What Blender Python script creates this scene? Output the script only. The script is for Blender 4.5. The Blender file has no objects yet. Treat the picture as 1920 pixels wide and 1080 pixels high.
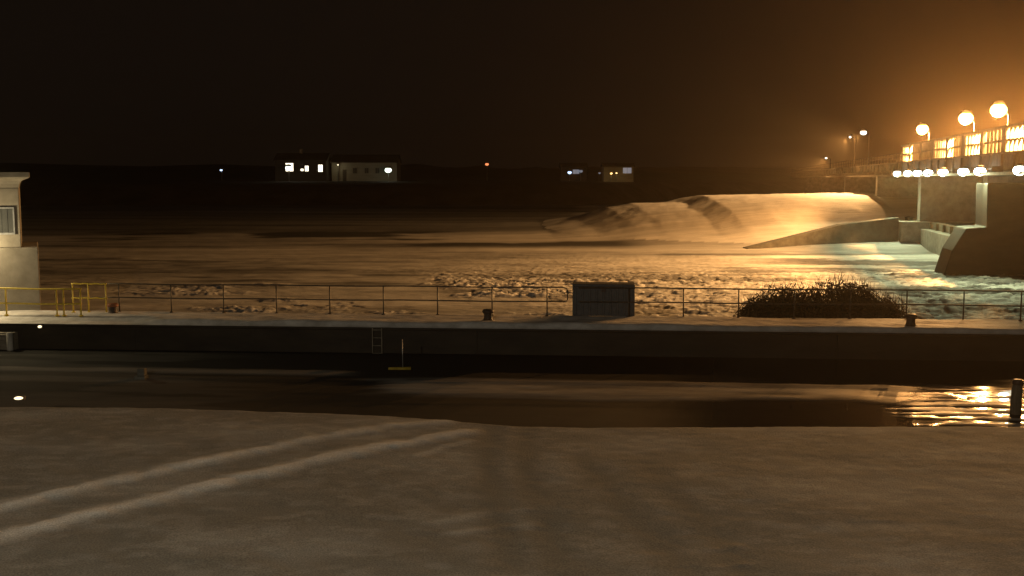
import bpy, bmesh, math, random
import numpy as np
from mathutils import Vector

random.seed(9)
rng = np.random.default_rng(9)
sc = bpy.context.scene
col = sc.collection
R = math.radians

# ---------------------------------------------------------------- camera
CAM_Z = 5.0
F_PX = 2000.0                     # focal length in pixels of the 1920 px wide photograph
PITCH = math.atan(205 / F_PX)
cam_d = bpy.data.cameras.new('camera')
cam_d.sensor_width = 36.0
cam_d.lens = F_PX / 1920 * 36.0
cam_d.clip_start = 0.1
cam_d.clip_end = 5000
cam = bpy.data.objects.new('camera', cam_d)
cam.location = (0, 0, CAM_Z)
cam.rotation_euler = (R(90) - PITCH, 0, 0)
col.objects.link(cam)
sc.camera = cam

# ---------------------------------------------------------------- night sky, exposure
world = bpy.data.worlds.new('World')
sc.world = world
world.use_nodes = True
wn = world.node_tree
bg = wn.nodes['Background']
bg.inputs['Color'].default_value = (0.0050, 0.0034, 0.0024, 1)
bg.inputs['Strength'].default_value = 1.0
sc.view_settings.view_transform = 'Standard'
sc.view_settings.look = 'None'
sc.view_settings.exposure = 0
sc.view_settings.gamma = 1
sc.cycles.use_denoising = True
sc.cycles.max_bounces = 6
sc.cycles.volume_bounces = 0
sc.cycles.sample_clamp_indirect = 3.0

SODIUM = (1.0, 0.45, 0.125)
P_SODIUM = 33000.0
P_WHITE = 1700.0
P_GATE = 560.0
P_YARD = 8400.0
HAZE_DENSITY = 0.00020

# ---------------------------------------------------------------- geometry helpers
def ray(px, py):
    u, v = (px - 960) / F_PX, (540 - py) / F_PX
    return Vector((u, math.cos(PITCH) + v * math.sin(PITCH), -math.sin(PITCH) + v * math.cos(PITCH)))

def gz(px, py, z):                 # where a line of sight meets the level z
    d = ray(px, py)
    k = (z - CAM_Z) / d.z
    return Vector((d.x * k, d.y * k, z))

def gy(px, py, Y):                 # where it meets the distance Y
    d = ray(px, py)
    k = Y / d.y
    return Vector((d.x * k, Y, CAM_Z + d.z * k))

LOCK_A = R(4.5)
def W(s, t, z):                    # lock frame: s along the lock, t across it
    return Vector((s * math.cos(LOCK_A) + t * math.sin(LOCK_A), -s * math.sin(LOCK_A) + t * math.cos(LOCK_A), z))

def to_st(x, y):
    return x * math.cos(LOCK_A) - y * math.sin(LOCK_A), x * math.sin(LOCK_A) + y * math.cos(LOCK_A)

def bridge_at(Y, off=0.0):         # line of the bridge's river side; off = to its right
    return Vector((18 + 0.2 * Y + off * 0.9806, Y - off * 0.196, 0))

def _hash(ix, iy, seed):
    n = (ix.astype(np.int64) * 374761393 + iy.astype(np.int64) * 668265263 + seed * 974711) & 0x7fffffff
    n = ((n ^ (n >> 13)) * 1274126177) & 0x7fffffff
    n = n ^ (n >> 16)
    return (n & 0xffff) / 65535.0

def vnoise(x, y, seed=0):
    ix, iy = np.floor(x), np.floor(y)
    fx, fy = x - ix, y - iy
    fx = fx * fx * (3 - 2 * fx); fy = fy * fy * (3 - 2 * fy)
    a = _hash(ix, iy, seed); b = _hash(ix + 1, iy, seed)
    c = _hash(ix, iy + 1, seed); d = _hash(ix + 1, iy + 1, seed)
    return (a * (1 - fx) + b * fx) * (1 - fy) + (c * (1 - fx) + d * fx) * fy

def fbm(x, y, octv=4, seed=0):
    s, a, n = 0, 0.5, 0
    for k in range(octv):
        s = s + a * vnoise(x * 2 ** k, y * 2 ** k, seed + k * 17); n += a; a *= 0.5
    return s / n

def shards(x, y, seed=3):          # tilted broken plates: height and distance to the plate's edge
    ix, iy = np.floor(x), np.floor(y)
    best = np.full(x.shape, 9.0); second = np.full(x.shape, 9.0); h = np.zeros(x.shape)
    for dx in (-1, 0, 1):
        for dy in (-1, 0, 1):
            cx, cy = ix + dx, iy + dy
            px_ = cx + _hash(cx, cy, seed); py_ = cy + _hash(cx, cy, seed + 5)
            d = np.hypot(x - px_, y - py_)
            hh = _hash(cx, cy, seed + 9) + (x - px_) * (_hash(cx, cy, seed + 11) - .5) * 1.6 + (y - py_) * (_hash(cx, cy, seed + 13) - .5) * 1.6
            near = d < best
            second = np.where(near, best, np.minimum(second, d))
            h = np.where(near, hh, h); best = np.where(near, d, best)
    return h, second - best

def smooth(a, b, x):
    t = np.clip((x - a) / (b - a), 0, 1)
    return t * t * (3 - 2 * t)

def poly_dist(x, y, pts):
    best = np.full(x.shape, 1e9)
    for (x0, y0), (x1, y1) in zip(pts[:-1], pts[1:]):
        dx, dy = x1 - x0, y1 - y0
        k = np.clip(((x - x0) * dx + (y - y0) * dy) / (dx * dx + dy * dy), 0, 1)
        best = np.minimum(best, np.hypot(x - x0 - k * dx, y - y0 - k * dy))
    return best

# ---------------------------------------------------------------- materials
def nodemat(name):
    m = bpy.data.materials.new(name); m.use_nodes = True
    return m, m.node_tree, m.node_tree.nodes['Principled BSDF']

def surf(name, c0, c1, scale=3.0, rough=0.85, bump=0.3, metallic=0.0, stretch=(1, 1, 1), detail=6.0, bdist=0.03, spec=0.3):
    m, nt, b = nodemat(name)
    tc = nt.nodes.new('ShaderNodeTexCoord'); mp = nt.nodes.new('ShaderNodeMapping')
    mp.inputs['Scale'].default_value = stretch
    nz = nt.nodes.new('ShaderNodeTexNoise'); nz.inputs['Scale'].default_value = scale; nz.inputs['Detail'].default_value = detail
    nz.inputs['Roughness'].default_value = 0.65
    rp = nt.nodes.new('ShaderNodeValToRGB')
    rp.color_ramp.elements[0].position = 0.32; rp.color_ramp.elements[0].color = (*c0, 1)
    rp.color_ramp.elements[1].position = 0.68; rp.color_ramp.elements[1].color = (*c1, 1)
    bp = nt.nodes.new('ShaderNodeBump'); bp.inputs['Strength'].default_value = bump; bp.inputs['Distance'].default_value = bdist
    L = nt.links.new
    L(tc.outputs['Object'], mp.inputs['Vector']); L(mp.outputs['Vector'], nz.inputs['Vector'])
    L(nz.outputs['Fac'], rp.inputs['Fac']); L(rp.outputs['Color'], b.inputs['Base Color'])
    L(nz.outputs['Fac'], bp.inputs['Height']); L(bp.outputs['Normal'], b.inputs['Normal'])
    b.inputs['Roughness'].default_value = rough; b.inputs['Metallic'].default_value = metallic
    b.inputs['Specular IOR Level'].default_value = spec
    return m

def glow(name, c, strength):
    m, nt, b = nodemat(name)
    b.inputs['Base Color'].default_value = (0.6, 0.6, 0.6, 1)
    b.inputs['Emission Color'].default_value = (*c, 1)
    b.inputs['Emission Strength'].default_value = strength
    return m

def sheet_mat(name, low, high, attr, low_rough, high_rough, scale, stretch=(1, 1, 1), bump=0.4, bdist=0.05, var=0.35, bscale=None, grain=0.0, calm=False):
    """two-tone ground: attribute picks between bare (low) and snow (high), both mottled by noise"""
    m, nt, b = nodemat(name)
    L = nt.links.new
    tc = nt.nodes.new('ShaderNodeTexCoord'); mp = nt.nodes.new('ShaderNodeMapping'); mp.inputs['Scale'].default_value = stretch
    nz = nt.nodes.new('ShaderNodeTexNoise'); nz.inputs['Scale'].default_value = scale; nz.inputs['Detail'].default_value = 8; nz.inputs['Roughness'].default_value = .7
    at = nt.nodes.new('ShaderNodeAttribute'); at.attribute_name = attr
    mx = nt.nodes.new('ShaderNodeMix'); mx.data_type = 'RGBA'
    mx.inputs[6].default_value = (*low, 1); mx.inputs[7].default_value = (*high, 1)
    mr = nt.nodes.new('ShaderNodeMapRange'); mr.inputs[1].default_value = .25; mr.inputs[2].default_value = .75
    mr.inputs[3].default_value = 1 - var; mr.inputs[4].default_value = 1 + var * .4
    ml = nt.nodes.new('ShaderNodeVectorMath'); ml.operation = 'MULTIPLY'
    if grain:
        ng = nt.nodes.new('ShaderNodeTexNoise'); ng.inputs['Scale'].default_value = 42; ng.inputs['Detail'].default_value = 3
        mg = nt.nodes.new('ShaderNodeMapRange'); mg.inputs[1].default_value = .3; mg.inputs[2].default_value = .7
        mg.inputs[3].default_value = 1 - grain; mg.inputs[4].default_value = 1 + grain
        L(tc.outputs['Object'], ng.inputs['Vector']); L(ng.outputs['Fac'], mg.inputs[0])
        mm = nt.nodes.new('ShaderNodeMath'); mm.operation = 'MULTIPLY'
        L(mr.outputs[0], mm.inputs[0]); L(mg.outputs[0], mm.inputs[1])
        vout = mm.outputs[0]
    else:
        vout = mr.outputs[0]
    rr = nt.nodes.new('ShaderNodeMapRange'); rr.inputs[3].default_value = low_rough; rr.inputs[4].default_value = high_rough
    nb = nt.nodes.new('ShaderNodeTexNoise'); nb.inputs['Scale'].default_value = bscale or scale * 2; nb.inputs['Detail'].default_value = 6
    bp = nt.nodes.new('ShaderNodeBump'); bp.inputs['Strength'].default_value = bump; bp.inputs['Distance'].default_value = bdist
    L(tc.outputs['Object'], mp.inputs['Vector']); L(mp.outputs['Vector'], nz.inputs['Vector']); L(mp.outputs['Vector'], nb.inputs['Vector'])
    L(at.outputs['Fac'], mx.inputs[0]); L(nz.outputs['Fac'], mr.inputs[0])
    L(mx.outputs[2], ml.inputs[0]); L(vout, ml.inputs[1]); L(ml.outputs[0], b.inputs['Base Color'])
    L(at.outputs['Fac'], rr.inputs[0])
    if calm:
        ac = nt.nodes.new('ShaderNodeAttribute'); ac.attribute_name = 'skin'
        ad = nt.nodes.new('ShaderNodeMath'); ad.operation = 'ADD'; ad.use_clamp = True
        L(rr.outputs[0], ad.inputs[0]); L(ac.outputs['Fac'], ad.inputs[1]); L(ad.outputs[0], b.inputs['Roughness'])
    else:
        L(rr.outputs[0], b.inputs['Roughness'])
    L(nb.outputs['Fac'], bp.inputs['Height']); L(bp.outputs['Normal'], b.inputs['Normal'])
    b.inputs['Specular IOR Level'].default_value = .35
    return m

M = dict(
    concrete=surf('old_concrete', (.20, .19, .17), (.36, .34, .30), 1.6, .9, .5),
    house=surf('house_concrete', (.165, .145, .115), (.235, .21, .17), 2.2, .9, .5, bdist=.02),
    dam=surf('dam_concrete', (.065, .062, .052), (.13, .125, .105), 1.4, .9, .5),
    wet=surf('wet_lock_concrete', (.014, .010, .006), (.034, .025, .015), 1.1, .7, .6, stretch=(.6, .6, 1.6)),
    snow=surf('wall_top_snow', (.34, .32, .30), (.62, .60, .58), 1.4, .8, .5, bdist=.06),
    steel=surf('dark_pipe_steel', (.05, .04, .03), (.10, .08, .06), 14, .5, .2, .4),
    yellow=surf('yellow_paint', (.42, .30, .03), (.60, .45, .06), 9, .5, .2),
    dullyellow=surf('worn_yellow', (.20, .14, .015), (.34, .25, .03), 9, .6, .2),
    box=surf('dark_grey_paint', (.045, .046, .048), (.075, .076, .076), 7, .55, .2),
    iron=surf('black_cast_iron', (.03, .026, .022), (.09, .06, .045), 12, .6, .4, .3),
    rust=surf('rusty_cap', (.16, .05, .025), (.30, .12, .05), 12, .7, .4),
    girder=surf('bridge_paint', (.14, .12, .09), (.24, .21, .16), 2.4, .7, .3),
    truss=surf('pale_bridge_paint', (.34, .33, .28), (.55, .53, .46), 1.2, .6, .3),
    pole=surf('galvanised_pole', (.25, .25, .24), (.38, .38, .37), 10, .45, .2, .6),
    bark=surf('twig_bark', (.035, .025, .018), (.07, .05, .035), 20, .9, .4),
    leaf=surf('dark_shrub_leaf', (.035, .03, .014), (.085, .06, .03), 6, .8, .2),
    bank=surf('far_bank_scrub', (.02, .017, .012), (.07, .06, .05), .12, .95, .5, bdist=.5),
    wallpaint=surf('pale_siding', (.20, .195, .155), (.30, .29, .24), 1.0, .8, .2, stretch=(.2, .2, 4)),
    darkwall=surf('dark_siding', (.04, .038, .034), (.08, .075, .066), 1.0, .8, .2, stretch=(.2, .2, 4)),
    roof=surf('shingle_roof', (.04, .038, .035), (.08, .075, .07), 3, .9, .4),
    glass=surf('dark_window_glass', (.04, .042, .04), (.07, .072, .068), 1.5, .35, .02),
    wood=surf('weathered_timber', (.06, .05, .035), (.12, .10, .07), 4, .85, .5, stretch=(4, 4, .4)),
    sodium=glow('lit_sodium_lens', (1.0, .56, .15), 13),
    white=glow('lit_white_lens', (.92, 1.0, .86), 14),
    farlamp=glow('lit_small_white_lens', (1.0, .97, .84), 3.0),
    farwhite=glow('lit_far_lens', (.85, 1.0, .82), 3),
    farblue=glow('lit_blue_lens', (.55, .72, 1.0), 2.0),
    farred=glow('lit_red_lens', (1.0, .28, .10), 1.6),
    farorange=glow('lit_orange_lens', (1.0, .55, .16), 1.2),
    pane=glow('lit_window_pane', (1.0, .90, .66), 3.0),
    panedim=glow('dim_window_pane', (.62, .70, .85), .22),
    small=glow('lit_small_lens', (1.0, .78, .45), 2.2),
)

# ---------------------------------------------------------------- object helpers
class MB:
    def __init__(self):
        self.v, self.f, self.sm = [], [], []
    def add(self, vs, fs, smooth_=False):
        o = len(self.v)
        self.v += [tuple(p) for p in vs]
        self.f += [tuple(i + o for i in f) for f in fs]
        self.sm += [smooth_] * len(fs)
        return self
    def box(self, c, size, rz=0.0):
        hx, hy, hz = size[0] / 2, size[1] / 2, size[2] / 2
        ca, sa = math.cos(rz), math.sin(rz)
        vs = []
        for z in (-hz, hz):
            for x, y in ((-hx, -hy), (hx, -hy), (hx, hy), (-hx, hy)):
                vs.append((c[0] + x * ca - y * sa, c[1] + x * sa + y * ca, c[2] + z))
        return self.add(vs, [(3, 2, 1, 0), (4, 5, 6, 7), (0, 1, 5, 4), (1, 2, 6, 5), (2, 3, 7, 6), (3, 0, 4, 7)])
    def prism(self, pts, vec):     # planar outline swept along vec
        n = len(pts); vec = Vector(vec)
        vs = [Vector(p) for p in pts] + [Vector(p) + vec for p in pts]
        fs = [tuple(range(n - 1, -1, -1)), tuple(range(n, 2 * n))] + [(i, (i + 1) % n, n + (i + 1) % n, n + i) for i in range(n)]
        return self.add(vs, fs)
    def tube(self, pts, r, n=8, cap=True):
        pts = [Vector(p) for p in pts]
        rs = r if isinstance(r, (list, tuple)) else [r] * len(pts)
        vs, fs = [], []
        for i, p in enumerate(pts):
            d = (pts[min(i + 1, len(pts) - 1)] - pts[max(i - 1, 0)]).normalized()
            a = d.orthogonal().normalized() if abs(d.z) > .95 else d.cross(Vector((0, 0, 1))).normalized()
            b = d.cross(a)
            for k in range(n):
                w = 2 * math.pi * k / n
                vs.append(p + (a * math.cos(w) + b * math.sin(w)) * rs[i])
        for i in range(len(pts) - 1):
            for k in range(n):
                k2 = (k + 1) % n
                fs.append((i * n + k, i * n + k2, (i + 1) * n + k2, (i + 1) * n + k))
        if cap:
            fs += [tuple(range(n - 1, -1, -1)), tuple(range((len(pts) - 1) * n, len(pts) * n))]
        return self.add(vs, fs, True)
    def lathe(self, prof, c, n=20):
        vs, fs = [], []
        for r, z in prof:
            for k in range(n):
                w = 2 * math.pi * k / n
                vs.append((c[0] + r * math.cos(w), c[1] + r * math.sin(w), c[2] + z))
        for i in range(len(prof) - 1):
            for k in range(n):
                k2 = (k + 1) % n
                fs.append((i * n + k, i * n + k2, (i + 1) * n + k2, (i + 1) * n + k))
        fs += [tuple(range(n - 1, -1, -1)), tuple(range((len(prof) - 1) * n, len(prof) * n))]
        return self.add(vs, fs, True)
    def ball(self, c, r, n=16, m=10, sz=1.0):
        return self.lathe([(max(r * math.sin(math.pi * i / m), .001), -r * sz * math.cos(math.pi * i / m)) for i in range(m + 1)], c, n)
    def build(self, name, mat, parent=None, bevel=0.0):
        org = Vector((0, 0, 0))
        if parent is not None:
            p = parent
            while p is not None:
                org += p.location; p = p.parent
        me = bpy.data.meshes.new(name)
        me.from_pydata([tuple(Vector(v) - org) for v in self.v], [], self.f)
        me.polygons.foreach_set('use_smooth', self.sm)
        me.materials.append(mat)
        o = bpy.data.objects.new(name, me)
        col.objects.link(o)
        if parent is not None:
            o.parent = parent
        if bevel:
            b = o.modifiers.new('bevel', 'BEVEL'); b.width = bevel; b.segments = 2; b.limit_method = 'ANGLE'
        return o

def tag(o, label=None, cat=None, group=None, kind=None):
    if label: o['label'] = label
    if cat: o['category'] = cat
    if group: o['group'] = group
    if kind: o['kind'] = kind
    return o

def thing(name, label, cat, loc=(0, 0, 0), group=None, rz=0.0):
    o = bpy.data.objects.new(name, None); col.objects.link(o)
    o.location = loc; o.rotation_euler = (0, 0, rz); o.empty_display_size = .3
    return tag(o, label, cat, group)

def kids(o):
    return [c for c in bpy.data.objects if c.parent == o]

def copy_tree(o, parent=None):
    c = o.copy(); col.objects.link(c); c.parent = parent
    for ch in kids(o):
        copy_tree(ch, c)
    return c

def lamp(name, kind, loc, power, color, parent=None, size=.3, spot=None, aim=None, blend=.6):
    d = bpy.data.lights.new(name, kind)
    d.energy = power; d.color = color; d.shadow_soft_size = size
    if spot: d.spot_size = R(spot); d.spot_blend = blend
    o = bpy.data.objects.new(name, d); col.objects.link(o)
    o.location = loc
    if aim is not None:
        o.rotation_euler = Vector(aim).to_track_quat('-Z', 'Y').to_euler()
    if parent is not None: o.parent = parent
    return o

def grid_obj(name, X, Y, Z, mat, attrs=None):
    ny, nx = X.shape
    me = bpy.data.meshes.new(name)
    co = np.stack([X, Y, Z], -1).reshape(-1, 3).astype(np.float32)
    idx = np.arange(ny * nx).reshape(ny, nx)
    q = np.stack([idx[:-1, :-1], idx[:-1, 1:], idx[1:, 1:], idx[1:, :-1]], -1).reshape(-1, 4)
    me.vertices.add(len(co)); me.vertices.foreach_set('co', co.ravel())
    me.loops.add(q.size); me.loops.foreach_set('vertex_index', q.ravel().astype(np.int32))
    me.polygons.add(len(q)); me.polygons.foreach_set('loop_start', (np.arange(len(q)) * 4).astype(np.int32))
    me.polygons.foreach_set('use_smooth', np.ones(len(q), bool))
    for k, a in (attrs or {}).items():
        at = me.attributes.new(k, 'FLOAT', 'POINT')
        at.data.foreach_set('value', np.clip(a, 0, 1).ravel().astype(np.float32))
    me.update(); me.validate()
    me.materials.append(mat)
    o = bpy.data.objects.new(name, me); col.objects.link(o)
    return o

def axis(*spans):                  # joined ranges (start, stop, step)
    out = []
    for a, b, st in spans:
        out.append(np.linspace(a, b, max(2, int(abs(b - a) / st) + 1))[:-1])
    return np.concatenate(out + [[spans[-1][1]]])

# ================================================================= THE SETTING
Z_LOCK = -0.95                     # ice in the lock
Z_RIVER = -1.5
T_FAR = 35.7                       # front of the far lock wall
T_BACK = 38.4                      # its river edge
random.seed(4)

# ---- near ground: trodden snow with tyre tracks
edge_px = [(-900, 742), (-200, 753), (0, 756), (300, 758), (500, 764), (730, 773), (850, 784), (960, 793), (1100, 796), (1300, 794), (1500, 793), (1920, 793), (2900, 800)]
edge = np.array([to_st(*gz(x, y, 0).xy) for x, y in edge_px])
sa = axis((-200, -30, 8), (-30, -14, .6), (-14, 14, .07), (14, 30, .6), (30, 200, 8))
ta = axis((-150, -10, 8), (-10, 6, .6), (6, 30, .07))
te = np.interp(sa, edge[:, 0], edge[:, 1])
q = (ta - 6) / (30 - 6)
T = np.where(ta[:, None] < 6, ta[:, None], 6 + q[:, None] * (te[None, :] - 6))
S = np.broadcast_to(sa[None, :], T.shape)
GX = S * math.cos(LOCK_A) + T * math.sin(LOCK_A)
GY = -S * math.sin(LOCK_A) + T * math.cos(LOCK_A)
def gpts(l): return [tuple(gz(x, y, 0).xy) for x, y in l]
ridges = [([(-700, 1120), (-300, 1022), (0, 950), (240, 896), (480, 846), (600, 821), (740, 799), (830, 792)], .27, .06, 1.0),
          ([(-300, 1100), (0, 1008), (130, 975), (330, 926), (430, 902), (600, 862), (760, 831), (870, 812)], .28, .065, 1.0),
          ([(780, 856), (830, 840), (880, 828)], .14, .018, .4),
          ([(820, 978), (900, 966), (990, 955)], .16, .012, .35), ([(860, 998), (940, 988), (990, 984)], .14, .012, .4),
          ([(1330, 1030), (1385, 1024)], .10, .02, .3), ([(1350, 1062), (1400, 1055)], .10, .02, .3)]
Zg = .035 * (fbm(GX * .35, GY * .35, 3, 2) - .5) * 2 + .010 * (fbm(GX * 2.2, GY * 2.2, 4, 8) - .5) * 2 + .008 * (fbm(GX * 8, GY * 8, 2, 31) - .5)
fresh = .16 * smooth(.40, .75, fbm(GX * .35 + 3, GY * .9, 4, 12)) + .10 * smooth(.5, .7, fbm(GX * 3, GY * 5, 3, 15))
brk = .45 + .5 * fbm(GX * 1.1, GY * 1.1, 3, 19) + .25 * (fbm(GX * 7, GY * 7, 3, 27) - .4)
for pl, w, h, fr in ridges:
    d = poly_dist(GX, GY, gpts(pl)) + .30 * (fbm(GX * 3, GY * 3, 4, 21) - .5)
    g = np.exp(-(d / w) ** 2) * brk
    g = g * (.45 + .55 * smooth(23.0, 19.0, GY))
    Zg = Zg + h * g
    fresh = np.maximum(fresh, fr * np.clip(g * 1.25, 0, 1) * .9)
track = np.maximum.reduce([np.exp(-(poly_dist(GX, GY, gpts(pl)) / .3) ** 2) for pl in (
    [(925, 800), (915, 860), (925, 930), (960, 1060)], [(985, 800), (985, 880), (1020, 980), (1060, 1080)],
    [(1090, 860), (1150, 930), (1230, 1010), (1290, 1080)], [(1210, 870), (1290, 950), (1360, 1020), (1400, 1080)])])
Zg = Zg - .020 * track * (.6 + .8 * (fbm(GX * 1.5, GY * 1.5, 3, 78) - .3)) + .008 * track * fbm(GX * 6, GY * 6, 2, 77)
fresh = fresh + .05
fresh = fresh * (1 - .95 * track)
pk = np.exp(-(poly_dist(GX, GY, gpts([(-400, 1075), (100, 955), (400, 880), (640, 826), (850, 796)])) / .45) ** 2)
fresh = np.where(pk > .3, fresh * .95, fresh)
Zg = Zg - .14 * smooth(.45, 0, (te[None, :] - T)) ** 2      # snow rounds off at the lock's edge
M['near'] = sheet_mat('trodden_snow', (.20, .188, .160), (.80, .78, .74), 'fresh', .95, .9, 1.6, bump=.55, bdist=.018, var=.16, bscale=26, grain=.34)
tag(grid_obj('near_ground', GX, GY, Zg, M['near'], {'fresh': fresh}), kind='structure')

# ---- ice and open water in the lock chamber
ls = axis((-60, -17, .5), (-17, 18, .09), (18, 60, .5)); lt = np.linspace(20.5, T_FAR + .05, 170)
LS, LT = np.meshgrid(ls, lt)
LX = LS * math.cos(LOCK_A) + LT * math.sin(LOCK_A); LY = -LS * math.sin(LOCK_A) + LT * math.cos(LOCK_A)
n1 = fbm(LS * .18, LT * .9, 4, 41); n2 = fbm(LS * .6, LT * 2.2, 4, 43)
def px_of(S_, T_): return 960 + F_PX * (S_ * math.cos(LOCK_A) + T_ * math.sin(LOCK_A)) / (-S_ * math.sin(LOCK_A) + T_ * math.cos(LOCK_A))
LPX = px_of(LS, LT)
shelf = smooth(28.2, 29.0, LT + (n1 - .5) * 1.5) * smooth(31.35, 30.9, LT + (n2 - .5) * .8) * smooth(650, 800, LPX + (n2 - .5) * 200) * smooth(1760, 1640, LPX + (n1 - .5) * 160)
rim = smooth(31.2, 31.6, LT) * smooth(32.4, 31.9, LT + (n2 - .5) * .6) * smooth(690, 600, LPX) + .6 * smooth(29.6, 30.0, LT) * smooth(30.9, 30.4, LT + (n1 - .5)) * smooth(460, 250, LPX)
flo = .8 * smooth(.50, .58, fbm(LS * .45, LT * 4.5, 4, 49)) * smooth(1640, 1780, LPX + (n1 - .5) * 160) * smooth(31.0, 30.4, LT)
left_ice = smooth(560, 300, LPX) * smooth(.38, .55, fbm(LS * .25, LT * 1.6, 4, 45)) * .12
ice = np.clip(np.maximum.reduce([left_ice, shelf * (.6 + .9 * (n2 - .5)), rim * .5, flo]), 0, 1)
LZ = Z_LOCK + .05 * ice + .004 * (fbm(LS * .9, LT * 2.0, 3, 47) - .5)
M['lock_ice'] = sheet_mat('lock_ice_and_water', (.012, .011, .009), (.34, .33, .31), 'ice', .06, .75, 1.2, (.35, 1.6, 1), bump=.3, bdist=.02, var=.4, bscale=1.5, calm=True)
M['lock_ice'].node_tree.nodes['Principled BSDF'].inputs['Specular IOR Level'].default_value = .2
tag(grid_obj('lock_water', LX, LY, LZ, M['lock_ice'], {'ice': ice, 'skin': .9 * smooth(1500, 1000, LPX)}), kind='structure')

# ---- river: snow on ice, leads of open water, rubble ice close to the lock
ry = np.concatenate([np.linspace(38.9, 84, 300)[:-1], np.geomspace(84, 470, 230)])
rk = np.concatenate([-np.geomspace(3.0, .60, 14)[:-1], np.linspace(-.60, .60, 900), np.geomspace(.60, 3.0, 14)[1:]])
RX = rk[None, :] * ry[:, None]; RY = np.broadcast_to(ry[:, None], RX.shape)
sh_h, sh_e = shards(RX * .85, RY * 1.15, 3)
sh2, sh2e = shards(RX * 2.3, RY * 3.0, 23)
cover = smooth(.44, .58, fbm(RX * .10 + 5, RY * .16, 4, 51))
rub = smooth(80, 62, RY + 10 * (fbm(RX * .08, RY * .1, 3, 53) - .5)) * (.15 + .85 * smooth(-24, -13, RX)) * np.clip(.06 + .94 * cover + .7 * smooth(-2, 10, RX), 0, 1)
flow = fbm(RX * .035, RY * .16, 5, 57)
flow2 = fbm(RX * .02 + 9, RY * .11 + 2, 5, 61)
RZ = Z_RIVER + rub * (.15 * sh_h + .10 * sh2 - .05 * smooth(.12, 0, sh_e)) + .16 * (flow - .5) + .08 * (fbm(RX * .5, RY * .5, 3, 63) - .5)
wob = 5 * (fbm(RX * .07, RY * .05, 4, 85) - .5)
RXW = RX + wob
crest = np.interp(RXW, [-8, 4, 9, 13, 16, 21.6, 24.4, 38, 60], [0, .25, 1.2, 2.6, 3.15, 3.3, 4.25, 4.5, 4.6])
mound = np.minimum(smooth(94, 136, RY + np.clip(24 - RX, -4, 14) * -.6 + 4 * (flow - .5)), smooth(185, 145, RY))
mrough = fbm(RX * .9, RY * .6, 4, 87) - .5
RZ = RZ + crest * mound * (1 + .12 * (fbm(RX * .15, RY * .12, 4, 83) - .5)) + .12 * mrough * smooth(.1, .6, mound) * smooth(6, 14, RX)
snow = .50 + .9 * (flow - .5) + .35 * (flow2 - .5)
far_rub = smooth(99, 84, RY) * smooth(-14, 6, RX) * smooth(60, 74, RY)
clump = fbm(RX * .45, RY * .75, 4, 121) - .5
RZ = RZ + far_rub * (.12 * clump + .035 * sh2)
snow = snow + .45 * clump * smooth(104, 90, RY) + far_rub * .18
snow = snow + rub * (.70 * (sh2 - .35) + .25 * smooth(.02, .2, sh_e))
lead = smooth(.50, .60, fbm(RX * .045 + 2, RY * .07 + 7, 5, 67)) * smooth(97, 106, RY) * smooth(145, 126, RY) * smooth(15, 10, RX)
lead2 = .6 * smooth(.60, .68, fbm(RX * .06 + 1, RY * .25 + 4, 4, 71)) * smooth(60, 67, RY) * smooth(101, 94, RY)
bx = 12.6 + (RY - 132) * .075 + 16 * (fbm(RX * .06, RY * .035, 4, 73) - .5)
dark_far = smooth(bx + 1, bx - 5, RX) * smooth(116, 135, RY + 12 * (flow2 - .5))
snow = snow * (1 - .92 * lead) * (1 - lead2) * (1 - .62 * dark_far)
shadow_band = np.exp(-(poly_dist(RX, RY, [tuple(gz(x, y, Z_RIVER).xy) for x, y in ((1300, 378), (1360, 408), (1425, 452))]) / np.clip(RY * .035, 2, 9)) ** 2)  # diagonal shadow across the lit snow, darkened into its colour
snow = snow * (1 - .6 * shadow_band)
snow = np.where(mound * crest > .3, np.maximum(snow, .72 + .5 * (flow2 - .5)), snow)
melt = 1.15 * smooth(.47, .54, fbm(RX * .10, RY * .34, 5, 81)) * smooth(17, 24, RX) * smooth(98, 88, RY)
snow = snow * (1 - .75 * melt)
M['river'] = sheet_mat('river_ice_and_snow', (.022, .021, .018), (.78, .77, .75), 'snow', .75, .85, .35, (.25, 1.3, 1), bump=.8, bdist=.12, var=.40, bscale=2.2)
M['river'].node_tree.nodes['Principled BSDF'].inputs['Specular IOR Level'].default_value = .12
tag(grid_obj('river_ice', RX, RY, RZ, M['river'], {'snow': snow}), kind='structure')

# ---- far bank and the land behind it
shore_px = [(-2200, 392), (-900, 388), (0, 386), (700, 385), (1140, 384), (1300, 374), (1540, 366), (1720, 364), (2400, 360), (4000, 358)]
shx = [gz(x, y, Z_RIVER) for x, y in shore_px]
bxs = np.linspace(-900, 1400, 460)
shy = np.interp(bxs, [p.x for p in shx], [p.y for p in shx]) + 6 * (fbm(bxs * .05, bxs * 0, 4, 91) - .5)
prof = [(-6, -2.4), (0, -1.6), (3, -.1), (9, 1.9), (16, 3.4), (24, 3.9), (60, 4.2), (160, 6.0), (400, 10), (900, 18), (2200, 24), (3600, -20)]
BX = np.tile(bxs[None, :], (len(prof), 1)); BY = np.array([shy + d for d, _ in prof])
BZ = np.array([np.full(bxs.shape, z) for _, z in prof]) + np.array([0, 0, .3, .5, .3, .1, .1, .3, 2, 5, 8, 0])[:, None] * (fbm(BX * .03, BY * .03, 4, 95) - .5) * 2
tag(grid_obj('far_bank', BX, BY, BZ, M['bank']), kind='structure')
def bank_z(d): return np.interp(d, [a for a, _ in prof], [b for _, b in prof])

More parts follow.
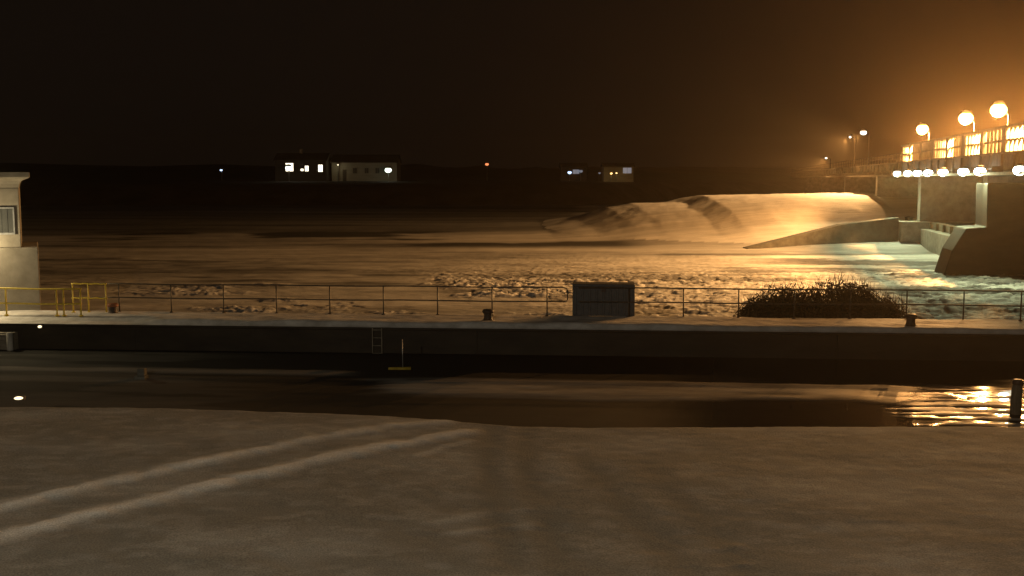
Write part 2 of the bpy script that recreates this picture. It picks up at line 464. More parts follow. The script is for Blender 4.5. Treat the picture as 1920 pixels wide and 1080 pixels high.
# ================================================================= LOCK WALLS
fw = thing('lock_wall', 'long dark concrete wall on the far side of the lock with snow on top', 'lock wall', W(0, T_FAR, 0))
def wall_piece(mb, s0, s1, t0, t1, z0, z1):
    mb.prism([W(s0, t0, z0), W(s1, t0, z0), W(s1, t1, z0), W(s0, t1, z0)], (0, 0, z1 - z0))
m = MB()
for k in range(-5, 5):
    wall_piece(m, k * 12 - 3.997, k * 12 + 7.997, T_FAR, T_BACK, -6, -.16)
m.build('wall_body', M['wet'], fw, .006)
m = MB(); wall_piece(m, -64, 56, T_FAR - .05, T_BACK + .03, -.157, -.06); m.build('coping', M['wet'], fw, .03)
cs = axis((-64, -19, .5), (-19, 19, .1), (19, 56, .5)); ct = np.concatenate([[T_FAR - .06, T_FAR - .05], np.linspace(T_FAR - .02, T_BACK, 32), [T_BACK + .05]])
CS, CT = np.meshgrid(cs, ct)
lip = smooth(0, .35, CT - (T_FAR - .05)) * smooth(T_BACK + .05, T_BACK - .3, CT)
CZ = -.057 + lip * (.10 + .10 * fbm(CS * .5, CT * 1.3, 4, 101)) + .02 * fbm(CS * 4, CT * 4, 2, 103) * lip
notch = smooth(-15.3, -16.2, CS) * smooth(T_FAR + 1.3, T_FAR + .5, CT)
CZ = CZ - .13 * notch * lip
o = grid_obj('snow_cover', CS * math.cos(LOCK_A) + CT * math.sin(LOCK_A) - fw.location.x, -CS * math.sin(LOCK_A) + CT * math.cos(LOCK_A) - fw.location.y, CZ, M['snow'])
o.parent = fw
nw = thing('lock_wall', 'near lock wall whose edge runs under the tracked snow in the foreground', 'lock wall', W(0, 21, 0))
m = MB()
n = len(sa)
vs = [W(s, t - .02, z) for z in (-6, -.13) for s, t in zip(sa, te)] + [W(s, t - 1.2, z) for z in (-6, -.13) for s, t in zip(sa, te)]
fs = []
for i in range(n - 1):
    fs += [(i, i + 1, n + i + 1, n + i), (n + i, n + i + 1, 3 * n + i + 1, 3 * n + i)]
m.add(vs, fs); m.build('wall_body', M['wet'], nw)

# bank of snow between the far wall and the river
es = axis((-64, 56, .6)); et = np.linspace(T_BACK + .03, T_BACK + 5.5, 14)
ES, ET = np.meshgrid(es, et)
EZ = -.35 - (ET - T_BACK) / 5.5 * 1.5 + .25 * (fbm(ES * .6, ET * .6, 4, 111) - .5)
tag(grid_obj('river_bank', ES * math.cos(LOCK_A) + ET * math.sin(LOCK_A), -ES * math.sin(LOCK_A) + ET * math.cos(LOCK_A), EZ, M['snow']), kind='structure')

def s_at(px, t):                   # lock coordinate s where column px meets the line t
    u = (px - 960) / F_PX / math.cos(PITCH)
    # x = u*y ; x = s c + t sn ; y = -s sn + t c
    c, sn = math.cos(LOCK_A), math.sin(LOCK_A)
    return (u * t * c - t * sn) / (c + u * sn)

# ================================================================= RAILINGS ON THE FAR WALL
T_RAIL = T_BACK - .45
def railing(label, s0, s1, posts, mat, t=T_RAIL, heights=(1.13, .62), r=.024, loop=None, base=.02, name='pipe_railing', group=None):
    th = thing(name, label, 'railing', W(s0, t, 0), group)
    for h in heights:
        MB().tube([W(s0 + (s1 - s0) * k / 12, t, h + .012 * math.sin(k * 1.7)) for k in range(13)], r, 8).build('rail', mat, th)
    for s in posts:
        m = MB(); m.tube([W(s, t, base - .12), W(s, t, heights[0])], r, 8)
        m.lathe([(.075, 0), (.075, .03), (.04, .05)], W(s, t, base + .06), 10)
        m.build('post', mat, th)
    if loop is not None:
        MB().tube([W(loop, t, heights[0]), W(loop + .12, t, heights[0] - .03), W(loop + .16, t, heights[0] - .12), W(loop + .16, t, heights[1] + .1), W(loop + .12, t, heights[1] + .02), W(loop, t, heights[1])], r, 8).build('end_loop', mat, th)
    return th
sL0, sL1 = s_at(170, T_RAIL), s_at(1056, T_RAIL)
posts = [s_at(1026, T_RAIL) - 1.98 * k for k in range(9)]
railing('thin dark two-rail pipe railing running left from the dark box along the far wall', sL0, sL1, posts, M['steel'], loop=sL1)
sR0 = s_at(1085, T_RAIL)
posts = [s_at(1282, T_RAIL) + 1.93 * k for k in range(-1, 13)]
railing('thin dark two-rail pipe railing running right from the dark box past the shrub', sR0, 30, posts, M['steel'])
# yellow walkway railing by the control house
yr = [s_at(x, T_FAR + 1.0) for x in (10, 105, 118)]
railing('yellow pipe railing standing in front of the concrete control house', s_at(-330, T_FAR + 1), s_at(152, T_FAR + 1), [s_at(-150, T_FAR + 1)] + yr + [s_at(150, T_FAR + 1)], M['yellow'], t=T_FAR + 1.0, heights=(1.06, .52), r=.032, name='walkway_railing')
t2 = T_FAR + 2.0
railing('short dull yellow pipe railing just behind the end of the bright yellow one', s_at(134, t2), s_at(200, t2), [s_at(136, t2), s_at(165, t2), s_at(198, t2)], M['yellow'], t=t2, heights=(1.15, .62), r=.028, name='walkway_railing')

# ================================================================= STORAGE BOX
tb = T_RAIL + .55
sb0, sb1 = s_at(1072, tb - .42), s_at(1192, tb - .42)
bw = sb1 - sb0
bxo = thing('storage_box', 'large dark grey box with ribbed front standing at the gap in the railing', 'box', W((sb0 + sb1) / 2, tb, 0))
m = MB()
mid = (sb0 + sb1) / 2
def bb(m, s, t, z, ds, dt, dz): m.box(W(s, t, z), (ds, dt, dz), -LOCK_A)
bb(m, mid, tb, .62, bw - .06, .84, 1.04)
for k in range(9):
    bb(m, sb0 + .14 + (bw - .28) * k / 8, tb - .43, .62, .09, .03, .96)
m.build('body', M['box'], bxo, .015)
m = MB(); bb(m, mid, tb, 1.195, bw - .04, .87, .10); m.build('lid', M['box'], bxo, .025)
for sx in (-1, 1):
    m = MB(); bb(m, mid + sx * (bw / 2 - .25), tb, .05, .14, .8, .1); m.build('foot', M['box'], bxo, .01)
m = MB(); bb(m, mid, tb - .475, 1.06, .16, .03, .16); m.build('latch', M['iron'], bxo, .008)

# ================================================================= BOLLARDS
def bollard(label, px, t, cap):
    s = s_at(px, t)
    th = thing('mooring_bollard', label, 'bollard', W(s, t, .03), 'mooring bollards on the far wall')
    m = MB(); m.lathe([(.26, 0), (.26, .05), (.17, .09), (.145, .16), (.145, .26), (.17, .32)], W(s, t, .03), 18); m.build('shaft', M['iron'], th)
    m = MB(); m.lathe([(.17, 0), (.205, .03), (.205, .08), (.16, .125), (.02, .14)], W(s, t, .352), 18); m.build('cap', cap, th)
bollard('squat dark bollard on the far wall left of the dark box', 915, T_FAR + .95, M['iron'])
bollard('squat dark bollard on the far wall in front of the brightest water', 1710, T_FAR + .75, M['iron'])
bollard('squat bollard with reddish cap on bright snow near the control house', 210, T_FAR + 1.7, M['rust'])

# ================================================================= SHRUB
top_px = [(1385, 592), (1405, 572), (1430, 556), (1470, 545), (1520, 541), (1552, 527), (1580, 519), (1610, 527), (1640, 541), (1665, 556), (1690, 572), (1705, 590)]
tY = 41.0
tp = [gy(x, y, tY) for x, y in top_px]
tx = np.array([p.x for p in tp]); tz = np.array([p.z for p in tp])
gx = np.linspace(tx[0], tx[-1], 60)
tz = np.interp(gx, tx, tz) + .34 * (vnoise(gx * 1.9, gx * 0 + 3, 5) - .5) + .22 * (vnoise(gx * 4.7, gx * 0 + 7, 6) - .5); tx = gx
shr = thing('shrub', 'wide dark leafless-looking shrub behind the railing right of the box', 'shrub', (float(tx.mean()), tY, -1.3))
br = MB(); lf = MB()
r_ = random.Random(5)
for i in range(460):
    x = r_.uniform(tx[0] + .1, tx[-1] - .1)
    zt = float(np.interp(x, tx, tz))
    y = tY + r_.uniform(-1.1, 1.1)
    hgt = (zt + 1.2) * r_.uniform(.55, 1.02)
    bx_, by_ = x + r_.uniform(-.5, .5), tY + (y - tY) * .5
    pts = []
    for k in range(6):
        f = k / 5
        pts.append(Vector((bx_ + (x - bx_) * f + r_.gauss(0, .05), by_ + (y - by_) * f + r_.gauss(0, .05), -1.3 + hgt * f)))
    br.tube(pts, [.02 * (1 - .8 * k / 5) for k in range(6)], 4, False)
    for k in range(95):
        f = r_.uniform(.25, 1)
        a = pts[min(int(f * 5), 4)].lerp(pts[min(int(f * 5) + 1, 5)], f * 5 - int(f * 5))
        c = a + Vector((r_.gauss(0, .16), r_.gauss(0, .14), r_.gauss(0, .10)))
        if c.z > float(np.interp(c.x, tx, tz)) + .06: continue
        d1 = Vector((r_.gauss(0, 1), r_.gauss(0, 1), r_.gauss(0, .8))).normalized() * (r_.uniform(.02, .05) + .13 * r_.random() ** 3)
        d2 = d1.cross(Vector((r_.gauss(0, 1), r_.gauss(0, 1), r_.gauss(0, 1)))).normalized() * r_.uniform(.012, .045)
        lf.add([c - d1, c + d2, c + d1, c - d2], [(0, 1, 2, 3)])
for i in range(170):
    x = r_.uniform(tx[0] + .2, tx[-1] - .2); zt = float(np.interp(x, tx, tz))
    y = tY + r_.uniform(-.9, .9); lean = r_.gauss(0, .35); h_ = r_.uniform(.05, .32)
    br.tube([Vector((x - lean * .8, y, zt - .7)), Vector((x - lean * .2, y + .03, zt - .2)), Vector((x + lean * .25, y, zt + h_))], [.014, .010, .004], 4, False)
br.build('branches', M['bark'], shr); lf.build('foliage', M['leaf'], shr)

# ================================================================= CONTROL HOUSE
hA = R(24)
H0 = gy(77, 580, 40.0)
def H(s_, t_, z):                  # house frame: s_ to the left of its right front corner, t_ into the depth
    return Vector((H0.x - s_ * math.cos(hA) - t_ * math.sin(hA), H0.y - s_ * math.sin(hA) + t_ * math.cos(hA), z))
ch = thing('control_house', 'pale two-stage concrete control house with flared roof slab at far left', 'building', H(2.5, 2, 0))
def slab(mb, s0, s1, t0, t1, z0, z1): wall_piece(mb, s0, s1, t0, t1, z0, z1)
def hbox(mb, s0, s1, t0, t1, z0, z1):
    mb.prism([H(s1, t0, z0), H(s0, t0, z0), H(s0, t1, z0), H(s1, t1, z0)], (0, 0, z1 - z0))
kx = 40.0 / F_PX
z_b = gy(40, 464, H0.y).z; z_t = gy(30, 352, H0.y).z; z_r = gy(30, 323, H0.y).z
sT = 29 * kx
m = MB(); hbox(m, 0, 5.2, 0, 4.2, -1.5, z_b); m.build('base', M['house'], ch, .04)
m = MB(); hbox(m, sT, sT + 4, .35, 3.8, z_b + .003, z_t); m.build('tower', M['house'], ch, .03)
m = MB()
so = 19 * kx
levels = [(0, z_t), (.03, z_t + .14), (.10, z_t + .26), (so * .9, z_t + .36), (so, z_t + .40), (so, z_r)]
vs = []
for o_, z in levels:
    vs += [H(sT + 4 + o_, .35 - o_, z), H(sT - o_, .35 - o_, z), H(sT - o_, 3.8 + o_, z), H(sT + 4 + o_, 3.8 + o_, z)]
nl = len(levels)
fs = [(3, 2, 1, 0), tuple(range(nl * 4 - 4, nl * 4))]
for i in range(nl - 1):
    fs += [(i * 4 + k, i * 4 + (k + 1) % 4, i * 4 + 4 + (k + 1) % 4, i * 4 + 4 + k) for k in range(4)]
m.add(vs, fs); m.build('roof', M['house'], ch)
w1_, w0_ = (78 - 7) * kx, (78 - 37) * kx
wz1, wz0 = gy(20, 391, H0.y).z, gy(20, 436, H0.y).z
m = MB()
for a, b, c, d in ((w0_ - .05, w1_ + .05, wz1, wz1 + .05), (w0_ - .05, w1_ + .05, wz0 - .07, wz0), (w0_ - .05, w0_, wz0, wz1), (w1_, w1_ + .05, wz0, wz1)):
    hbox(m, a, b, .29, .35, c, d)
wf = m.build('window', M['pole'], ch)
m = MB(); hbox(m, w0_, w1_, .325, .348, wz0, wz1)
for k in range(1, 3):
    hbox(m, w0_ + (w1_ - w0_) * k / 3 - .012, w0_ + (w1_ - w0_) * k / 3 + .012, .312, .324, wz0, wz1)
m.build('pane', M['glass'], wf)

# ================================================================= FITTINGS IN THE LOCK
t_l = T_FAR - .10
s_l = s_at(706, t_l)
ld = thing('wall_ladder', 'thin grey steel ladder fixed to the dark face of the far lock wall', 'ladder', W(s_l, t_l, Z_LOCK))
for k in (-1, 1):
    MB().tube([W(s_l + k * .16, t_l, -1.3), W(s_l + k * .16, t_l, -.08)], .022, 6).build('stringer', M['girder'], ld)
for k in range(4):
    MB().tube([W(s_l - .16, t_l, -.95 + k * .27), W(s_l + .16, t_l, -.95 + k * .27)], .016, 6).build('rung', M['girder'], ld)
fp = gz(750, 693, Z_LOCK)
fd = thing('mooring_float', 'yellow floating bar with a thin upright rod in the lock near the ladder', 'float', fp)
MB().tube([fp + Vector((.09, 0, 0)), fp + Vector((.08, 0, .95))], .014, 6).build('rod', M['pole'], fd)
MB().tube([fp + Vector((-.36, .02, .01)), fp + Vector((.34, 0, .03))], .06, 10).build('bar', M['dullyellow'], fd)
fp = gz(265, 711, Z_LOCK)
stub = thing('mooring_block', 'small grey block standing in the lock ice at the left', 'block', fp)
m = MB(); m.box(fp + Vector((0, 0, .04)), (.34, .3, .14), -LOCK_A); m.build('footing', M['dam'], stub, .02)
m = MB(); m.box(fp + Vector((.03, 0, .22)), (.22, .22, .22), -LOCK_A); m.build('head', M['dam'], stub, .02)
fp = gz(1904, 776, Z_LOCK)
pile = thing('timber_pile', 'dark round pile standing in the lock in front of the orange reflections', 'pile', fp)
MB().tube([fp + Vector((0, 0, -.6)), fp + Vector((0, 0, .4)), fp + Vector((.02, 0, .76))], [.14, .135, .12], 14).build('post', M['wood'], pile)
MB().lathe([(.13, 0), (.13, .10), (.09, .13)], fp + Vector((.02, 0, .76)), 14).build('band', M['iron'], pile)
# gate leaf at the left
s_g = s_at(14, T_FAR - .2)
gt = thing('lock_gate', 'grey steel gate leaf folded into the far lock wall at far left', 'lock gate', W(s_g, T_FAR - .2, Z_LOCK))
m = MB(); slab(m, s_g - 6, s_g + .2, T_FAR - .35, T_FAR - .01, Z_LOCK - 2, -.35); m.build('leaf', M['girder'], gt, .02)
for k in range(3):
    m = MB(); slab(m, s_g - 6, s_g + .05, T_FAR - .47, T_FAR - .353, -.90 + k * .22, -.84 + k * .22); m.build('rib', M['girder'], gt, .01)
MB().tube([W(s_g + .12, T_FAR - .42, Z_LOCK - .5), W(s_g + .12, T_FAR - .42, -.33)], .11, 12).build('quoin_post', M['concrete'], gt)
# two small glowing spots; the low one is added for a reflected glint
def small_light(label, P, r=.07, sz=.7):
    th = thing('glow_spot', label, 'light', P)
    m = MB(); m.box(P + Vector((0, .03, 0)), (r * 2.6, .06, r * 2.4 * sz), -LOCK_A); m.build('housing', M['iron'], th, .01)
    m = MB(); m.ball(P + Vector((0, -.03, 0)), r, 12, 8, sz); m.build('lens', M['small'], th)
small_light('small glowing spot on the lip of the far wall below the control house', W(s_at(72, T_FAR - .1), T_FAR - .1, -.15), .065)
MP = gz(36, 746, -.25)
tt = to_st(MP.x, MP.y)
small_light('small glowing spot added for a reflected glint low at the lock edge in the far left foreground', gz(36, 746, -.1) + Vector((0, .0, 0)), .10, .35)

# ================================================================= BRIDGE AND DAM
Z_D0, Z_D1 = 5.62, 6.7
brg = thing('bridge', 'long steel bridge dam crossing the river at right, lit by orange lamps', 'bridge', bridge_at(80))
def bspan(mb, y0, y1, o0, o1, z0, z1):
    a, b = bridge_at(y0, o0), bridge_at(y1, o0); c, d = bridge_at(y1, o1), bridge_at(y0, o1)
    mb.prism([Vector((p.x, p.y, z0)) for p in (a, d, c, b)], (0, 0, z1 - z0))
m = MB(); bspan(m, 14, 300, .2, 8, 6.30, Z_D1 - .02); bspan(m, 14, 300, 0, .19, Z_D0, Z_D1); bspan(m, 14, 300, 8.01, 8.2, Z_D0, Z_D1)
for y in np.arange(16, 300, 3.0):
    bspan(m, y, y + .22, -.14, -.003, Z_D0 + .12, Z_D1 - .12)
bspan(m, 14, 300, -.2, -.003, Z_D0, Z_D0 + .1); bspan(m, 14, 300, -.2, -.003, Z_D1 - .1, Z_D1 + .02)
m.build('deck', M['girder'], brg)
m = MB()
for y in np.arange(16, 108, 6.0):      # plate uprights and lattice of the low side truss
    bspan(m, y, y + .9, .05, .35, Z_D1 + .023, 8.30)
    for k in range(1, 5):
        bspan(m, y + .9 + k * 1.02 - .1, y + .9 + k * 1.02 + .1, .1, .3, Z_D1 + .023, 8.30)
    bspan(m, y + .903, y + 5.997, .14, .26, 7.42, 7.56)
bspan(m, 14, 112, .08, .32, 8.303, 8.45)
m.build('side_truss', M['truss'], brg)
m = MB()
for y in np.arange(16, 108, 6.0):
    bspan(m, y, y + .5, 7.8, 8.1, Z_D1 + .023, 8.30)
bspan(m, 14, 112, 7.75, 8.15, 8.303, 8.45); bspan(m, 14, 112, 8.0, 8.06, Z_D1 + .1, 8.25)
m.build('side_truss', M['truss'], brg)
m = MB()
for o_ in (.2, 7.95):
    bspan(m, 112.3, 300, o_, o_ + .06, 7.65, 7.71); bspan(m, 112.3, 300, o_, o_ + .05, 7.2, 7.25)
    for y in np.arange(113, 300, 2.5):
        bspan(m, y, y + .07, o_ + .003, o_ + .057, Z_D1, 7.647)
m.build('handrail', M['iron'], brg)
# lower service walkway that carries the white floodlights
m = MB(); bspan(m, 55, 290, -.95, -.25, 5.22, 5.32); bspan(m, 55, 290, -.95, -.90, 5.321, 5.42)
for y in np.arange(57, 290, 6):
    bspan(m, y, y + .12, -.9, -.21, 5.323, 5.80)
m.build('walkway', M['girder'], brg)
for y in (75.5, 101, 130, 165, 205, 250):
    m = MB(); bspan(m, y - .7, y + .7, .2, 8.0, 1.0, 5.60); m.build('pier', M['concrete'], brg, .05)
for y in (75.5, 101, 130, 165, 205, 250):
    m = MB(); bspan(m, y - 1.3, y + 1.3, -1.5, 9, Z_RIVER - 3, .997)
    m.build('pier_footing', M['concrete'], brg, .06)
# dam sill between the piers
sill = thing('dam_sill', 'low greenish concrete dam wall between the bridge piers at the water', 'dam', bridge_at(90))
m = MB()
for a, b in ((76.9, 99.6), (102.4, 128.6), (131.4, 163.6), (166.4, 203.6), (206.4, 248.6)):
    bspan(m, a, b, .2, 2.2, Z_RIVER - 2, .35)
m.build('wall', M['concrete'], sill, .05)
m = MB()
for a, b in ((76.9, 99.6), (102.4, 128.6), (131.4, 163.6), (166.4, 203.6), (206.4, 248.6)):
    bspan(m, a, b, 1.1, 1.6, .353, 1.0)
    for y in np.arange(a + 1, b, 3):
        bspan(m, y, y + .25, .85, 1.097, .353, 1.0)
m.build('gate_panel', M['girder'], sill)
# wing wall tapering into the ice
wa, wb = gz(1402, 468, Z_RIVER), bridge_at(100.5, -1.6)
wg = thing('wing_wall', 'wedge-shaped concrete wall sloping down from the bridge pier into the ice', 'wall', (wb.x, wb.y, Z_RIVER))
dv = Vector((wb.x - wa.x, wb.y - wa.y, 0)); nrm = Vector((-dv.y, dv.x, 0)).normalized() * 1.2
zt_ = gy(1704, 408, wb.y).z
m = MB()
mid_ = wa.lerp(wb, .62)
m.prism([Vector((wa.x, wa.y, Z_RIVER - 1)), Vector((wb.x, wb.y, Z_RIVER - 1)), Vector((wb.x, wb.y, zt_)), Vector((mid_.x, mid_.y, gy(1590, 421, mid_.y).z)), Vector((wa.x, wa.y, Z_RIVER + .15))], nrm)
m.build('wall', M['dam'], wg, .05)
# abutment in front, its flank sloping to the water
ab = thing('abutment', 'big dark concrete abutment with sloping side under the near end of the bridge', 'abutment', (36, 72, Z_RIVER))
yA = 71.0
pA = [gy(1768, 520, yA), gy(1785, 470, yA), gy(1812, 428, yA), gy(1850, 426, yA), gy(1852, 343, yA)]
out = [Vector((p.x, yA, p.z)) for p in pA] + [Vector((64, yA, pA[-1].z)), Vector((64, yA, Z_RIVER - 1)), Vector((pA[0].x - .3, yA, Z_RIVER - 1))]
m = MB(); m.prism(out[::-1], (.7, 3.4, 0)); m.build('body', M['wet'], ab, .08)

# ---- sodium lamps on the bridge
def make_sodium():
    th = thing('bridge_lamp', '', 'street lamp', (0, 0, 0), 'orange lamps along the bridge')
    MB().tube([(.7, 0, .0), (.7, 0, 2.7), (.6, 0, 2.9), (.3, 0, 3.0)], [.05, .05, .04, .03], 8).build('pole', M['iron'], th)
    m = MB(); m.lathe([(.30, 0), (.40, .08), (.38, .18), (.20, .30), (.05, .33)], (0, 0, 3.48), 16); m.build('housing', M['girder'], th)
    m = MB(); m.ball((0, 0, 3.1), .56, 16, 10, .85); m.build('lens', M['sodium'], th)
    l = lamp('lamp_light', 'POINT', (-.1, 0, 2.56), P_SODIUM, SODIUM, th, .15)
    return th
sod = [(105.3, 'lowest and leftmost of the three big orange street lamps on the bridge'),
       (86.3, 'large sodium street lamp on the bridge, middle of the three big orange ones'),
       (76, 'large sodium street lamp on the bridge, rightmost and highest of the three big orange ones'),
       (65.5, 'sodium lamp on the near end of the bridge over the abutment')]
proto = make_sodium()
for i, (y, lab) in enumerate(sod):
    o = proto if i == 0 else copy_tree(proto)
    b = bridge_at(y, 1.0)
    o.location = (b.x, b.y, Z_D1 - .02); o['label'] = lab
# ---- far lamps on the bridge: smaller, whiter
def make_far_lamp():
    th = thing('bridge_lamp', '', 'street lamp', (0, 0, 0), 'white lamps at the far end of the bridge')
    MB().tube([(.25, 0, .02), (.25, 0, 3.8), (-.2, 0, 4.1)], [.06, .05, .04], 8).build('pole', M['iron'], th)
    m = MB(); m.lathe([(.14, 0), (.40, .08), (.40, .16), (.05, .30)], (-.5, 0, 4.22), 14); m.build('housing', M['girder'], th)
    m = MB(); m.ball((-.5, 0, 4.05), .40, 14, 8, .7); m.build('lens', M['farlamp'], th)
    lamp('lamp_light', 'SPOT', (-.95, -.1, 3.7), P_SODIUM * .9, (1.0, .52, .18), th, .2, 112, (-.75, -.35, -.55), .5)
    return th
far = [(136, 'white lamp on the far part of the bridge, brightest of the small ones', 1.0, 1.2),
       (150.6, 'dim yellowish lamp on the bridge just left of the brightest small white one', .42, .6),
       (186, 'small faint lamp farthest left along the bridge', .5, -1.9)]
pf = make_far_lamp()
for i, (y, lab, s, dz) in enumerate(far):
    o = pf if i == 0 else copy_tree(pf)
    b = bridge_at(y, -.3)
    o.location = (b.x, b.y, Z_D1 + .02)
    o['label'] = lab
    zs = 1 if i < 2 else .45
    o.scale = (1, 1, zs)
    if i:
        for c in kids(o):
            if c.name.startswith('lens'): c.scale = (s, s, s / zs); c.location = (-.5 * (1 - s), 0, 4.05 * (1 - s / zs))
# ---- white floodlights under the deck
def make_flood():
    th = thing('floodlight', '', 'floodlight', (0, 0, 0), 'white floodlights under the bridge deck')
    m = MB(); m.tube([(.25, 0, -.12), (.25, 0, .05), (0, 0, .12)], .04, 8); m.build('bracket', M['girder'], th)
    m = MB(); m.lathe([(.20, .0), (.30, .10), (.30, .2), (.12, .30)], (-.05, 0, .16), 14); m.build('housing', M['girder'], th)
    m = MB(); m.ball((-.08, -.05, .05), .38, 14, 9, .8); m.build('lens', M['white'], th)
    lamp('lamp_light', 'SPOT', (-.55, -.2, -.25), P_WHITE, (.90, 1.0, .55), th, .2, 150, (-.55, -.5, -.75), .8)
    return th
fl = [(107.8, 'white floodlight under the bridge, leftmost of the row'), (101.5, 'white floodlight under the bridge, second from the left end of the row'),
      (96.4, 'white floodlight under the bridge, just right of the pale pier top'), (91.3, 'white floodlight under the bridge, below the leftmost big orange lamp'),
      (85, 'bright white floodlight under the bridge, middle of the row after a wider gap'), (77.7, 'white floodlight under the bridge, directly below the middle big orange lamp'),
      (72.6, 'white floodlight under the bridge above the nearer pale pier'), (62.7, 'lone white floodlight under the bridge at the right edge of the photo')]
pw = make_flood()
for i, (y, lab) in enumerate(fl):
    o = pw if i == 0 else copy_tree(pw)
    b = bridge_at(y, -.75)
    o.location = (b.x, b.y, 5.44); o['label'] = lab

# ================================================================= FAR BANK: BUILDINGS AND LIGHTS
def ground_far(px, Y):
    p = gy(px, 335, Y)
    return p.x, Y, float(bank_z(Y - np.interp(p.x, bxs, shy)))
def gable(th, x0, x1, y0, y1, zb, ze, zr, wmat, rmat):
    m = MB(); m.box(((x0 + x1) / 2, (y0 + y1) / 2, (zb - .6 + ze) / 2), (x1 - x0, y1 - y0, ze - zb + .6))
    ym = (y0 + y1) / 2
    for x in (x0, x1 - .2):
        m.prism([(x, y0, ze + .003), (x, ym, zr), (x, y1, ze + .003)], (.2, 0, 0))
    m.build('wall', wmat, th)
    m = MB()
    for a in (y0 - .5, y1 + .5):
        m.prism([(x0 - .4, a, ze - .08), (x0 - .4, ym, zr + .06), (x0 - .4, ym, zr + .30), (x0 - .4, a, ze + .18)], (x1 - x0 + .8, 0, 0))
    return m.build('roof', rmat, th)
def window(th, x0, x1, y, z0, z1, mat):
    m = MB()
    for a, b, c, d in ((x0 - .1, x1 + .1, z1, z1 + .1), (x0 - .1, x1 + .1, z0 - .12, z0), (x0 - .1, x0, z0, z1), (x1, x1 + .1, z0, z1), ((x0 + x1) / 2 - .03, (x0 + x1) / 2 + .03, z0, z1)):
        m.box(((a + b) / 2, y - .06, (c + d) / 2), (b - a, .12, d - c))
    w = m.build('window', M['wallpaint'], th)
    m = MB(); m.box(((x0 + x1) / 2, y - .025, (z0 + z1) / 2), (x1 - x0, .05, z1 - z0)); m.build('pane', mat, w)
def zpx(py, Y): return gy(960, py, Y).z
def xpx(px, Y): return gy(px, 320, Y).x
# house with the bright windows
Yh = 322.0
_, _, zb = ground_far(560, Yh)
hs = thing('farmhouse', 'dark house across the river with three groups of bright lit windows', 'house', (xpx(565, Yh), Yh, zb))
rf = gable(hs, xpx(516, Yh), xpx(612, Yh), Yh, Yh + 9, zb, zpx(301, Yh), zpx(288, Yh), M['darkwall'], M['roof'])
m = MB(); m.box((xpx(560, Yh), Yh + 4.5, zpx(285, Yh)), (.9, .9, 2.0)); m.build('chimney', M['concrete'], rf)
for x0, x1, y0, y1, mt in ((536, 550, 306, 321, 'pane'), (564, 569, 316.5, 320.5, 'pane'), (572, 578.5, 311, 321, 'pane'), (597, 605, 309, 322, 'pane')):
    window(hs, xpx(x0, Yh), xpx(x1, Yh), Yh, zpx(y1, Yh), zpx(y0, Yh), M[mt])
# long pale house with the flood lamp at its right end
Yp = 326.0
_, _, zb = ground_far(680, Yp)
ph = thing('barn', 'long pale building across the river with a bright lamp at its right end', 'building', (xpx(680, Yp), Yp, zb))
gable(ph, xpx(622, Yp), xpx(744, Yp), Yp, Yp + 11, zb, zpx(305, Yp), zpx(291, Yp), M['wallpaint'], M['roof'])
for x in (662, 684, 704):
    window(ph, xpx(x, Yp), xpx(x + 7, Yp), Yp, zpx(325, Yp), zpx(315, Yp), M['glass'])
m = MB(); m.box((xpx(646, Yp), Yp - .05, (zb + zpx(318, Yp)) / 2), (1.1, .1, zpx(318, Yp) - zb)); m.build('door', M['darkwall'], ph)
def far_light(name, label, px, py, Y, mat, r, cat='lamp', power=0, color=(1, 1, 1), mast=True):
    P = gy(px, py, Y)
    g = ground_far(px, Y)[2]
    th = thing(name, label, cat, (P.x, Y, g))
    MB().tube([(P.x, Y + .4, g - .5), (P.x, Y + .4, P.z + .2), (P.x, Y - .1, P.z + .5)], [.14, .10, .07], 8).build('pole', M['pole'], th)
    m = MB(); m.lathe([(r * .6, 0), (r * 1.05, r * .3), (r * .9, r * .6), (.05, r * .8)], (P.x, Y - .15, P.z + r * .45), 14); m.build('housing', M['girder'], th)
    m = MB(); m.ball((P.x, Y - .15, P.z), r, 14, 9, .75); m.build('lens', mat, th)
    if power:
        lamp('lamp_light', 'POINT', (0, -.6 - r, P.z - g - r), power, color, th, .3)
    return th
far_light('yard_lamp', 'bright greenish white yard lamp at the right end of the long pale building', 728, 319, Yp - 9, M['farwhite'], 1.0, power=150, color=(.85, 1, .75))
far_light('yard_lamp', 'white yard lamp beside the house with bright windows across the river', 541, 315, Yh - 9, M['farwhite'], .9, power=14, color=(1, .95, .75))
far_light('yard_lamp', 'faint lamp at the left wall of the long pale building', 634, 309, Yp - 2.0, M['panedim'], .3, power=70, color=(1, .85, .5))
far_light('street_lamp', 'tiny bluish lamp alone at the left end of the far bank', 415, 319, 330, M['farblue'], .42)
far_light('warning_beacon', 'small red lamp on a mast in the middle of the far bank', 913, 308, 335, M['farred'], .55, 'beacon')
far_light('street_lamp', 'bluish white lamp right of the red one on the far bank', 1068, 323.5, 330, M['farblue'], .62)
far_light('street_lamp', 'fainter blue lamp just right of the bluish white one on the far bank', 1089, 321, 333, M['panedim'], .6)
far_light('street_lamp', 'small dim white lamp left of the orange ones on the far bank', 1124, 324.5, 333, M['panedim'], .35)
far_light('street_lamp', 'small orange lamp in front of the low shed on the far bank', 1146, 325, 322, M['farorange'], .42, power=110, color=(1, .6, .2))
far_light('street_lamp', 'smaller yellowish lamp right beside the small orange one on the far bank', 1156, 324.5, 322, M['farorange'], .30, power=50, color=(1, .8, .4))
Ys = 327.0
_, _, zb = ground_far(1160, Ys)
sd = thing('shed', 'low pale shed behind the small orange lamps on the far bank', 'shed', (xpx(1160, Ys), Ys, zb))
gable(sd, xpx(1132, Ys), xpx(1188, Ys), Ys, Ys + 7, zb, zpx(313, Ys), zpx(307, Ys), M['wallpaint'], M['roof'])
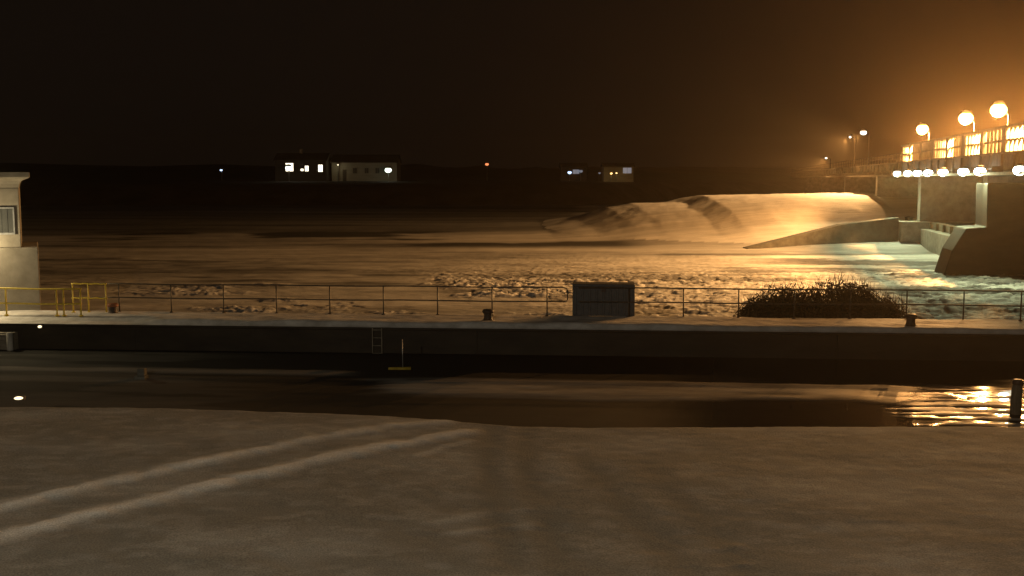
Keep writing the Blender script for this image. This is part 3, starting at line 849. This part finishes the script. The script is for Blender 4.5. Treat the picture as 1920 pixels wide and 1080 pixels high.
window(sd, xpx(1168, Ys), xpx(1184, Ys), Ys, zpx(325, Ys), zpx(314.5, Ys), M['panedim'])
Yk = 336.0
_, _, zb = ground_far(1078, Yk)
s2 = thing('shed', 'low dark shed behind the bluish lamps on the far bank', 'shed', (xpx(1078, Yk), Yk, zb))
gable(s2, xpx(1052, Yk), xpx(1100, Yk), Yk, Yk + 7, zb, zpx(314, Yk), zpx(307, Yk), M['darkwall'], M['roof'])
window(s2, xpx(1074, Yk), xpx(1086, Yk), Yk, zpx(326, Yk), zpx(318, Yk), M['panedim'])

# ================================================================= LAMPS OF THE LOCK ITSELF (their posts stand outside the picture)
def lock_lamp(name, label, P, h, power, color, spot=None, aim=None):
    th = thing(name, label, 'street lamp', P)
    P = Vector(P)
    MB().tube([P, P + Vector((0, 0, h)), P + Vector((.5, 0, h + .25)), P + Vector((1.0, 0, h + .3))], [.09, .07, .05, .045], 8).build('pole', M['pole'], th)
    MB().lathe([(.12, 0), (.26, .06), (.24, .16), (.05, .22)], P + Vector((1.2, 0, h + .22)), 14).build('housing', M['girder'], th)
    MB().ball(P + Vector((1.2, 0, h + .2)), .15, 12, 8, .6).build('lens', M['small'], th)
    lamp('lamp_light', 'POINT', (1.2, 0, h - .05), power, color, th, .18)
lock_lamp('lock_lamp', 'lamp post on the far wall beyond the left edge of the picture', W(-24.0, T_FAR + .9, 0), 2.9, P_GATE, (1.0, .80, .45))
lock_lamp('lock_lamp', 'lamp post behind the camera on the near side of the lock', (-9, -6, 0), 9.0, P_YARD, (1.0, .88, .66))

# ================================================================= NIGHT HAZE
m = MB(); m.box((150, 1500, 60), (4200, 3400, 130))
hz = m.build('haze', bpy.data.materials.new('night_haze'))
hz.location.z = 0
hm = hz.data.materials[0]; hm.use_nodes = True
nt = hm.node_tree
nt.nodes.remove(nt.nodes['Principled BSDF'])
pv = nt.nodes.new('ShaderNodeVolumePrincipled')
pv.inputs['Color'].default_value = (.95, .76, .52, 1)
pv.inputs['Density'].default_value = HAZE_DENSITY
pv.inputs['Anisotropy'].default_value = 0.8
nt.links.new(pv.outputs['Volume'], nt.nodes['Material Output'].inputs['Volume'])
tag(hz, kind='stuff')
